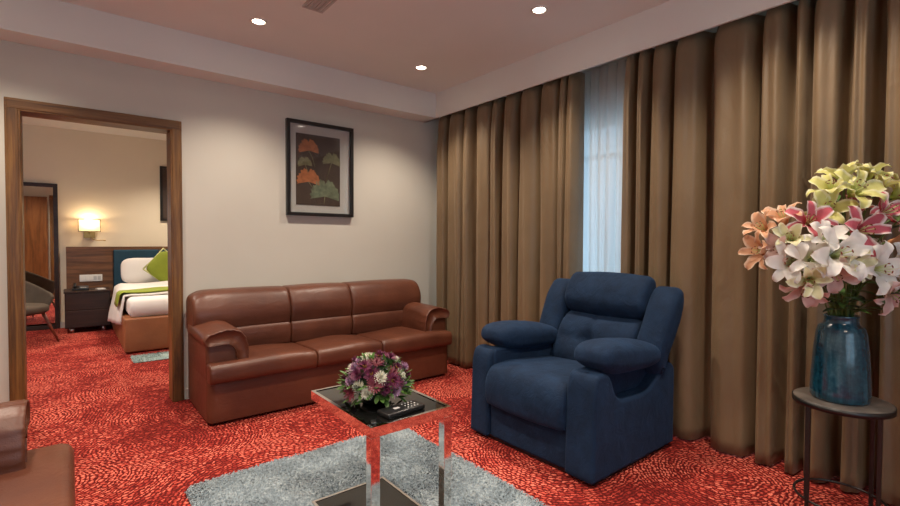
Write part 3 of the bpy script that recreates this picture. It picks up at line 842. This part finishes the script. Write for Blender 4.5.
LL = [
 ('yellow', (2.640, .592, 1.498), (-.45, -.05, .75), 1.15, .95, 'yellow-green lily at upper left of the tall bouquet'),
 ('yellow', (2.755, .575, 1.572), (-.2, .0, 1), 1.15, .8, 'pale green lily at the very top of the tall bouquet'),
 ('yellow', (2.851, .508, 1.575), (.1, -.05, 1), 1.05, .8, 'pale green lily at top right of the tall bouquet'),
 ('yellow', (2.800, .440, 1.520), (-.1, -.5, .75), 1.15, .9, 'yellow lily on the upper right of the tall bouquet, below the pale green tips'),
 ('yellow', (2.900, .400, 1.480), (.3, -.5, .5), 1.15, 1.0, 'yellow lily at the far upper right, against the photo edge'),
 ('yellow', (2.570, .584, 1.401), (-.75, -.3, .35), 1.10, .8, 'yellow lily just above the left pink lily'),
 ('yellow', (2.610, .495, 1.484), (-.5, -.6, .55), 1.25, 1.0, 'large open yellow lily at the centre of the yellow cluster'),
 ('pink', (2.470, .625, 1.345), (-.7, -.35, .35), 1.12, 1.05, 'open pink lily with white petal edges on the left of the bouquet'),
 ('pink', (2.66, .510, 1.400), (-.5, -.5, .8), .85, .45, 'half-open pink lily bud under the yellow lilies'),
 ('pink', (2.555, .462, 1.300), (-.55, -.75, .15), 1.30, 1.1, 'largest deep pink lily in the middle of the bouquet'),
 ('pink', (2.690, .410, 1.385), (-.3, -.8, .5), 1.25, 1.05, 'white-edged pink lily above and right of the largest pink lily'),
 ('pink', (2.840, .375, 1.370), (.2, -.9, .4), 1.2, 1.05, 'pink lily at the right photo edge'),
 ('peach', (2.415, .790, 1.318), (-.6, .25, .45), 1.0, .75, 'peach lily at far left, middle of the three peach lilies'),
 ('peach', (2.500, .735, 1.372), (-.35, .1, .85), 1.1, .85, 'peach lily with upright curled petals, highest of the peach ones'),
 ('peach', (2.375, .785, 1.212), (-.8, .35, .1), 1.05, .75, 'lowest peach lily, pointing left beyond the bouquet'),
 ('cream', (2.416, .680, 1.269), (-.8, -.1, .35), .95, .6, 'half-open cream lily between the peach and white lilies'),
 ('white', (2.385, .665, 1.165), (-.85, -.15, .05), 1.20, 1.0, 'white lily lowest left of centre under the cream one'),
 ('white', (2.400, .590, 1.190), (-.75, -.5, .25), 1.15, 1.05, 'white lily with curled petals left of the largest white lily'),
 ('white', (2.410, .505, 1.205), (-.6, -.75, .25), 1.45, 1.05, 'largest open white lily facing the camera at the centre'),
 ('cream', (2.385, .600, 1.090), (-.8, -.3, -.15), .95, .55, 'cream lily low on the left of the bouquet'),
 ('cream', (2.450, .462, 1.160), (-.45, -.8, -.1), .85, .5, 'small cream lily in front of the largest white lily'),
 ('white', (2.545, .405, 1.145), (-.4, -.85, .05), 1.35, 1.0, 'big white lily at lower right of centre above the vase'),
 ('white', (2.690, .365, 1.150), (-.05, -.95, .1), 1.30, 1.0, 'white lily at the lower right photo edge'),
 ('blush', (2.440, .625, 1.045), (-.6, -.2, -.6), 1.10, .85, 'blush-white lily drooping at the bottom left of the bouquet'),
 ('blush', (2.465, .535, 1.120), (-.55, -.4, -.55), 1.15, .9, 'blush-white lily hanging just above the vase neck'),
 ('blush', (2.660, .380, 1.035), (-.2, -.75, -.55), 1.20, 1.0, 'blush-white lily drooping at the bottom right of the bouquet'),
 ('peach', (2.760, .375, 1.260), (0, -.9, .15), 1.0, .8, 'orange lily at the right edge under the pink lilies'),
 ('white', (2.435, .560, 1.272), (-.7, -.4, .55), 1.0, .9, 'white lily tucked just below the left pink lily'),
 ('blush', (2.405, .715, 1.225), (-.7, .1, -.1), .95, .7, 'blush lily behind the peach ones on the left'),
 ('white', (2.62, .70, 1.20), (-.2, .8, .3), 1.1, .9, 'white lily on the curtain side of the bouquet'),
 ('yellow', (2.78, .66, 1.40), (.3, .7, .5), 1.1, .9, 'yellow lily on the curtain side of the bouquet'),
 ('white', (2.86, .55, 1.22), (.9, .1, .2), 1.1, .9, 'white lily at the back right of the bouquet'),
]
rl = random.Random(5)
for i, (k, p, f, s, op, lab) in enumerate(LL):
    a = 2*PI*i/len(LL)*3.0; rr = .018+.022*(i % 3)/2
    a = math.atan2(p[1]-VT.y, p[0]-VT.x)+rl.uniform(-.35, .35)
    lily(k, p, f, s, op, lab, 'lilies in the blue vase', VT+Vector((math.cos(a)*rr, math.sin(a)*rr, -.03)), rl.uniform(0, 1))
# loose leaf sprigs in the same vase
def leafv(L_, W_, n=8):
    vs, fs = [], []
    for i in range(n+1):
        t = i/n; w = W_*.5*math.sin(PI*min(.98, t*.94+.04)); z = -.25*L_*t*t
        vs += [(L_*t, -w, z+w*.35), (L_*t, 0, z), (L_*t, w, z+w*.35)]
    for i in range(n):
        b = i*3; fs += [(b, b+3, b+4, b+1), (b+1, b+4, b+5, b+2)]
    return vs, fs
sprigs = [((-.17, -.04, .14), 'dark green leaf sprig hanging left of the vase neck'), ((-.04, -.17, .16), 'dark green leaf sprig hanging right of the vase neck'),
          ((-.20, .12, .26), 'leaf sprig under the peach lilies at the left'), ((-.02, -.16, .45), 'leaf sprig between the white and pink lilies'),
          ((.0, .02, .55), 'leaf sprig rising behind the yellow lilies'), ((.14, -.06, .35), 'leaf sprig on the right side behind the pink lilies')]
for (d, lab) in sprigs:
    d = Vector(d); t = thing('leaf_sprig', lab, 'leaves', tuple(VT+Vector((d.x*.12, d.y*.12, -.02))), 0, 'leaf sprigs in the blue vase')
    pts = [Vector((0, 0, 0)).lerp(Vector((d.x*.2, d.y*.2, d.z*.7)), s)*(1-s)+d*s*s+Vector((d.x*.2, d.y*.2, d.z*.7))*s*(1-s) for s in [i/8 for i in range(9)]]
    tube('stem', pts, .003, M['greenstem'], t, 6)
    for q in range(9):
        s = .3+.7*q/8; b0 = pts[min(8, int(s*8))]; az = q*2.4
        dr = (Vector((math.cos(az), math.sin(az), -.15))+d.normalized()*.7).normalized()
        lv, lf = leafv(.11, .034); mt = dr.to_track_quat('X', 'Z').to_matrix()
        raw('leaf', [b0+mt@Vector(p) for p in lv], lf, M['leaf2'] if q % 2 else M['leaf'], t)

# ------------------------------------------------------------------ framed ginkgo picture
PX0, PX1, PZ0, PZ1 = 1.490, 2.130, 1.472, 2.318
pf = thing('framed_picture', 'dark-framed picture of orange and green ginkgo leaves above the sofa', 'picture', ((PX0+PX1)/2, YW, (PZ0+PZ1)/2))
a, b = (PX1-PX0)/2, (PZ1-PZ0)/2; fr_ = .030
boxes('frame', [(-a, a, -.042, 0, b-fr_, b), (-a, a, -.042, 0, -b, -b+fr_), (-a, -a+fr_, -.042, 0, -b+fr_, b-fr_), (a-fr_, a, -.042, 0, -b+fr_, b-fr_)], M['blackmetal'], pf, bev=.002)
box('mat_board', (-a+fr_, a-fr_, -.012, -.006, -b+fr_, b-fr_), M['matboard'], pf)
pr = box('print', (-.232, .190, -.0155, -.012, -.325, .312), M['print'], pf)
def ginkgo(cx, cz, r, tilt, mat, stem):
    vs, fs = [Vector((0, 0))], []
    n = 40
    for i in range(n+1):
        th = R(-12)+(PI+R(24))*i/n
        rr = r*(.93+.05*math.sin(i*1.9)+.03*math.sin(i*4.3))
        notch = math.exp(-((i-n/2)/1.3)**2)*.28+math.exp(-((i-n*.27)/1.0)**2)*.10+math.exp(-((i-n*.75)/1.0)**2)*.10
        rr *= 1-notch
        vs.append(Vector((math.cos(th)*rr*.93, math.sin(th)*rr*1.05)))
    y0 = -.0165; c_, s_ = math.cos(tilt), math.sin(tilt)
    T = lambda p, y: (cx+p.x*c_-p.y*s_, y, cz+p.x*s_+p.y*c_)
    V = [T(p, y0-.0015*(1 if k % 2 else .4)) for k, p in enumerate(vs)]+[T(p, -.0153) for p in vs]
    N = len(vs)
    for i in range(1, N-1): fs.append((0, i, i+1)); fs.append((N+i, i, i+1, N+i+1)) if False else fs.append((i, N+i, N+i+1, i+1))
    o = raw('ginkgo_leaf', V, fs, mat, pr, False)
    # stalk
    st = [T(Vector(q), -.0160) for q in stem]
    v_, f_ = tubev(st, .0032, 6)
    raw('leaf_stalk', v_, f_, M['leaf_ol'], pr)
ginkgo(-.115, .165, .108, .05, M['leaf_or'], [(0, 0), (.03, -.06), (.05, -.14)])
ginkgo(.105, .075, .100, -.05, M['leaf_ol'], [(0, 0), (-.02, -.07), (-.045, -.17)])
ginkgo(-.150, .035, .075, .1, M['leaf_ol'], [(0, 0), (.01, -.03), (.02, -.07)])
ginkgo(-.118, -.115, .122, .0, M['leaf_or'], [(0, 0), (.02, -.03), (.05, -.06)])
ginkgo(.040, -.238, .160, -.03, M['leaf_gr'], [(0, 0), (-.004, -.04), (-.01, -.075)])
box('glass', (-a+fr_, a-fr_, -.030, -.028, -b+fr_, b-fr_), M['glass'], pf)

# ------------------------------------------------------------------ ceiling fittings
def downlight(x, y, z, label, group, watts, first=None):
    t = thing('downlight', label, 'ceiling light', (x, y, z), 0, group)
    lathe('trim_ring', [(.040, .0), (.040, -.006), (.052, -.008), (.058, -.003), (.058, .0)], M['lampring'], t, n=32, cap=False)
    lathe('lamp_disc', [(.001, -.0035), (.039, -.0035), (.039, -.001)], M['bulb'], t, n=28, cap=False)
    L_ = bpy.data.lights.new('downlight_beam', 'SPOT'); L_.energy = watts; L_.color = (1, .85, .69)
    L_.spot_size = R(118); L_.spot_blend = .85; L_.shadow_soft_size = .04
    o = bpy.data.objects.new('downlight_beam', L_); C.objects.link(o); o.location = (0, 0, -.03); o.parent = t
    return t
LW_ = 80
labs = {(0, 3): 'left of the three visible lit ceiling downlights, nearest the air vent', (1, 3): 'lit ceiling downlight nearest the far corner above the picture', (1, 2): 'lit ceiling downlight nearest the curtain pelmet at the top edge'}
for i, x in ((-1, -.34), (0, 1.044), (1, 2.424)):
    for j, y in ((3, 3.44), (2, 2.10), (1, .76), (0, -.6)):
        if (i, j) == (1, 0): continue
        lab = labs.get((i, j), 'added round recessed ceiling downlight outside the picture')  # unseen lamps continue the visible grid, added for general brightness
        downlight(x, y, ZC, lab, 'downlights in the living room ceiling' if (i, j) in labs else 'added downlights outside the view', LW_)
for x, y in ((-.9, 7.0), (1.2, 7.6), (1.2, 5.6), (-.6, 5.4)):  # unseen bedroom downlights, added to brighten the space beyond the door
    downlight(x, y, 2.80, 'added unseen bedroom ceiling downlight hidden above the door', 'added downlights in the bedroom ceiling', 135)
vt = thing('air_vent', 'grey slotted air vent in the ceiling at the top edge', 'air vent', (1.265, 2.70, ZC))
boxes('vent_frame', [(-.070, -.056, -.34, .34, -.008, 0), (.056, .070, -.34, .34, -.008, 0), (-.056, .056, -.34, -.326, -.008, 0), (-.056, .056, .326, .34, -.008, 0)], M['base'], vt)
for x in (-.036, -.012, .012, .036):
    box('slat', (x-.008, x+.008, -.326, .326, -.007, -.001), M['base'], vt)

# ------------------------------------------------------------------ bedroom
hb = thing('headboard_panel', 'walnut wall panel with teal padded section behind the bed', 'headboard', (1.1, BY, 0))
box('wood_panel', (-1.14, -.61, -.12, 0, .0, 1.145), M['wood_dark_x'], hb)
box('wood_frame', (-.61, 1.14, -.10, 0, .0, 1.145), M['wood_dark_x'], hb)
for k in range(3):
    sweep('teal_pad', rpoly([(-.135, .55), (-.135, 1.10), (-.10, 1.10), (-.10, .55)], .012), -.60+k*.575, -.03+k*.575, M['teal'], hb, inset=.014, mid=3)
sw = thing('switch_panel', 'white switch and socket plate on the walnut bedside panel', 'switch', (.235, BY-.12, .70))
box('plate', (-.13, .13, -.010, 0, -.048, .048), M['whiteplastic'], sw, bev=.003)
for k in range(5): box('switch', (-.112+k*.047, -.075+k*.047, -.014, -.009, -.028, .028), M['greyplastic'] if k > 2 else M['lampring'], sw, bev=.001)
ns = thing('nightstand', 'dark wood bedside cabinet with two drawers beside the bed', 'nightstand', (.185, 8.25, 0))
box('cabinet', (-.245, .245, -.23, .23, .07, .535), M['espresso'], ns, bev=.003)
box('top', (-.255, .255, -.245, .235, .535, .56), M['espresso'], ns, bev=.003)
box('drawer', (-.235, .235, -.242, -.23, .31, .525), M['espresso'], ns, bev=.003)
box('drawer', (-.235, .235, -.242, -.23, .08, .30), M['espresso'], ns, bev=.003)
for x in (-.17, .17):
    for y in (-.17, .17): lathe('foot', [(.025, 0), (.030, .07)], M['steel'], ns, n=16, loc=(x, y, 0))
ph = thing('telephone', 'black telephone on the dark bedside cabinet', 'telephone', (.11, 8.20, .561))
bm = bmesh.new(); bbox(bm, -.09, .09, -.085, .085, 0, .028, bev=.008)
for v in bm.verts:
    if v.co.y > 0: v.co.z *= 1.8
fromb('body', bm, M['blackplastic'], ph)
tube('handset', [(-.06, -.09, .045), (-.06, -.075, .060), (-.06, .0, .072), (-.06, .075, .075), (-.06, .09, .055)], [.016, .018, .012, .018, .016], M['blackplastic'], ph)
boxes('keypad', [(.0+i*.022, .016+i*.022, -.06+j*.025, -.042+j*.025, .028, .036) for i in range(3) for j in range(3)], M['greyplastic'], ph)
nb = tag(box('notepad', (-.045, .045, -.06, .06, 0, .012), M['whiteplastic']), 'small white notepad on the bedside cabinet beside the telephone', 'notepad')
nb.location = (.33, 8.16, .561); nb.rotation_euler = (0, 0, R(12))
wl_ = thing('wall_lamp', 'lit brass wall lamp with cream rectangular shade above bedside cabinet', 'lamp', (.225, BY, 1.40))
boxes('bracket', [(-.065, .065, -.03, 0, -.13, -.02)], M['brass'], wl_, bev=.003)
tube('arm', [(0, -.03, -.06), (0, -.085, -.06), (0, -.10, .0)], .010, M['brass'], wl_)
sp = [(-.125, -.155), (.125, -.155), (.125, -.03), (-.125, -.03)]
bm = bmesh.new(); vv = []
for z in (-.035, .13):
    vv.append([bm.verts.new((x, y, z)) for x, y in sp])
for i in range(4): bm.faces.new((vv[0][i], vv[0][(i+1) % 4], vv[1][(i+1) % 4], vv[1][i]))
shd = fromb('shade', bm, M['shade'], wl_)
e = .004
boxes('shade_frame', [(x-e, x+e, y-e, y+e, -.037, .132) for x, y in sp]+[(-.129, .129, y-e, y+e, z-e, z+e) for y in (-.155, -.03) for z in (-.037, .132)]+[(x-e, x+e, -.155, -.03, z-e, z+e) for x in (-.125, .125) for z in (-.037, .132)], M['blackmetal'], wl_)
pillow('bulb', (0, -.0925, .045), .025, .025, .035, M['bulb_shade'], wl_, e1=1, e2=1, nu=16, nv=10)
tube('reading_arm', [(.02, -.03, -.12), (.04, -.06, -.15), (.09, -.08, -.165), (.15, -.09, -.160), (.185, -.10, -.165)], [.005, .005, .005, .006, .011], M['brass'], wl_)
pl_ = bpy.data.lights.new('lamp_glow', 'POINT'); pl_.energy = 4.5; pl_.color = (1, .74, .45); pl_.shadow_soft_size = .03
plo = bpy.data.objects.new('lamp_glow', pl_); C.objects.link(plo); plo.parent = wl_; plo.location = (0, -.0925, .10)

bed = thing('bed', 'double bed with tan leather base and white linen seen through doorway', 'bed', (1.36, 7.32, 0))
box('bed_base', (-.905, .905, -1.12, 1.04, .015, .385), M['leather_bed'], bed, bev=.018, seg=4)
sweep('mattress', rpoly([(-1.06, .385), (-1.06, .59), (1.03, .62), (1.03, .385)], [.03, .07, .05, .02]), -.86, .86, M['white'], bed, inset=.06, mid=6)
# duvet: top sheet with wavy overhang on the left side
V, F = [], []; nu_, nv_ = 26, 40
for j in range(nv_+1):
    y = -.80+1.42*j/nv_; t = j/nv_
    for i in range(nu_+1):
        s = i/nu_
        if s < .28:
            q = s/.28; flare = .07*t*(1-q)*(1 if y < .35 else .2); x = -.885-.05*math.sin((1-q)*PI/2)-flare-.015*math.sin(y*17)*(1-q); z = .625-(1-q)*(.34+.12*t)
        else: x = -.885+1.77*(s-.28)/.72; z = .628+.012*math.sin(x*7+y*4)*.8+.02*t
        V.append((x, y, z))
for j in range(nv_):
    for i in range(nu_):
        k = j*(nu_+1)+i; F.append((k, k+1, k+nu_+2, k+nu_+1))
dv_ = raw('duvet', V, F, M['white'], bed); so = dv_.modifiers.new('t', 'SOLIDIFY'); so.thickness = .02
V, F = [], []
for j in range(7):
    y = -.76+.34*j/6
    for i in range(31):
        s = i/30
        if s < .12: q = s/.12; x = -.925-.03*(1-q); z = .645-(1-q)*.16
        else: x = -.925+1.85*(s-.12)/.88; z = .652+.01*math.sin(x*7+y*4)
        V.append((x, y, z))
for j in range(6):
    for i in range(30): k = j*31+i; F.append((k, k+1, k+32, k+31))
rn = raw('bed_runner', V, F, M['green_cloth'], bed); so = rn.modifiers.new('t', 'SOLIDIFY'); so.thickness = .012
for k, (cx, ry) in enumerate(((.885, 0), (1.64, .06))):
    p = pillow('pillow', (cx, 8.22, .80), .32, .07, .185, M['white'], None, e1=.7, e2=.42, rot=(R(-16), 0, ry), fn=lambda p: Vector((p.x*(1+.10*abs(p.z/.185)**2), p.y*(1-.5*abs(p.x/.32)**3), p.z*(1+.20*abs(p.x/.32)**2))))
    tag(p, ['white pillow propped at the left side of the bed, behind the lime cushion', 'white pillow on the far right side of the bed'][k], 'pillow', 'white pillows on the bed')
cu = thing('cushion', 'lime green square cushion with pale piping standing on its corner', 'cushion', (1.09, 8.02, .845))
pillow('cover', (0, 0, 0), .20, .055, .20, M['green_cloth'], cu, e1=.5, e2=.5, rot=(R(-14), R(42), 0))
rt = Euler((R(-14), R(42), 0)).to_matrix()
tube('piping', [rt@Vector(p) for p in [(-.2, 0, -.2), (0, 0, -.19), (.2, 0, -.2), (.19, 0, 0), (.2, 0, .2), (0, 0, .19), (-.2, 0, .2), (-.19, 0, 0), (-.2, 0, -.2)]], .012, M['piping'], cu, 6)
pc = thing('framed_picture', 'dark-framed picture on bedroom wall above the bed, cut by door frame', 'picture', (1.42, BY, 1.97))
boxes('frame', [(-.31, .31, -.03, 0, .39, .425), (-.31, .31, -.03, 0, -.425, -.39), (-.31, -.275, -.03, 0, -.39, .39), (.275, .31, -.03, 0, -.39, .39)], M['blackmetal'], pc)
box('print', (-.275, .275, -.014, -.006, -.39, .39), M['print'], pc)
mr = thing('standing_mirror', 'tall dark-framed mirror on bedroom wall reflecting wooden door', 'mirror', (-.46, BY, 0))
bm = bmesh.new()
for b_ in [(-.34, -.29, -.035, 0, .0, 2.02), (.29, .34, -.035, 0, .0, 2.02), (-.29, .29, -.035, 0, 1.97, 2.02), (-.29, .29, -.035, 0, 0, .06)]: bbox(bm, *b_, bev=.002)
fromb('frame', bm, M['espresso'], mr)
box('mirror_glass', (-.29, .29, -.014, -.004, .06, 1.97), plain('silvered_mirror', (.82, .82, .80), .02, .0, 3, metal=1), mr)

# tub chair by the mirror, seen in part
tc = thing('tub_chair', 'taupe upholstered tub chair with angled wooden legs in the bedroom', 'chair', (-.50, 7.42, 0), R(52))
V, F = [], []; nu_, nv_ = 40, 10
for j in range(nv_+1):
    t = j/nv_
    for i in range(nu_+1):
        s = i/nu_*2-1; a = s*R(128)                     # 0 = back
        hgt = .60+.25*math.cos(min(1, abs(s)*1.15)*PI/2)**1.3
        if abs(s) > .86: hgt -= .05*((abs(s)-.86)/.14)**2
        r1 = .26+.09*t**.8; x = math.sin(a)*r1*1.05; y = math.cos(a)*r1*.95; z = .38+(hgt-.38)*t
        V.append((x, y, z))
for j in range(nv_):
    for i in range(nu_): k = j*(nu_+1)+i; F.append((k, k+1, k+nu_+2, k+nu_+1))
bk = raw('shell', V, F, M['taupe'], tc); so = bk.modifiers.new('t', 'SOLIDIFY'); so.thickness = .045; so.offset = 0
sd = bk.modifiers.new('s', 'SUBSURF'); sd.levels = 1; sd.render_levels = 1
pillow('seat', (0, -.02, .43), .27, .27, .065, M['taupe'], tc, e1=.6, e2=.8)
for sx in (-1, 1):
    for sy in (-1, 1):
        tube('leg', [(sx*.17, sy*.16, .40), (sx*.29, sy*.26, .0)], [.020, .011], M['chairleg'], tc, 12)

# ------------------------------------------------------------------ outside light, camera
w = bpy.data.worlds.new('World'); bpy.context.scene.world = w; w.use_nodes = True
nt = w.node_tree; bg = nt.nodes['Background']
bg.inputs[0].default_value = (.50, .76, 1.0, 1); bg.inputs[1].default_value = 2.1

cam_d = bpy.data.cameras.new('Camera'); cam = bpy.data.objects.new('Camera', cam_d); C.objects.link(cam)
cam_d.sensor_fit = 'HORIZONTAL'; cam_d.sensor_width = 36; cam_d.lens = 475/900*36; cam_d.clip_start = .02
yaw, pitch, roll = R(38.7), R(-1.45), R(.25)
f = Vector((math.sin(yaw)*math.cos(pitch), math.cos(yaw)*math.cos(pitch), math.sin(pitch)))
r = Vector((math.cos(yaw), -math.sin(yaw), 0)); u = r.cross(f)
r2 = r*math.cos(roll)+u*math.sin(roll); u2 = -r*math.sin(roll)+u*math.cos(roll)
cam.matrix_world = Matrix(((r2.x, u2.x, -f.x, 0), (r2.y, u2.y, -f.y, 0), (r2.z, u2.z, -f.z, 1.25), (0, 0, 0, 1)))
bpy.context.scene.camera = cam
vs_ = bpy.context.scene.view_settings
vs_.view_transform = 'Standard'; vs_.look = 'None'; vs_.gamma = 1; vs_.exposure = 0.25; vs_.use_curve_mapping = False
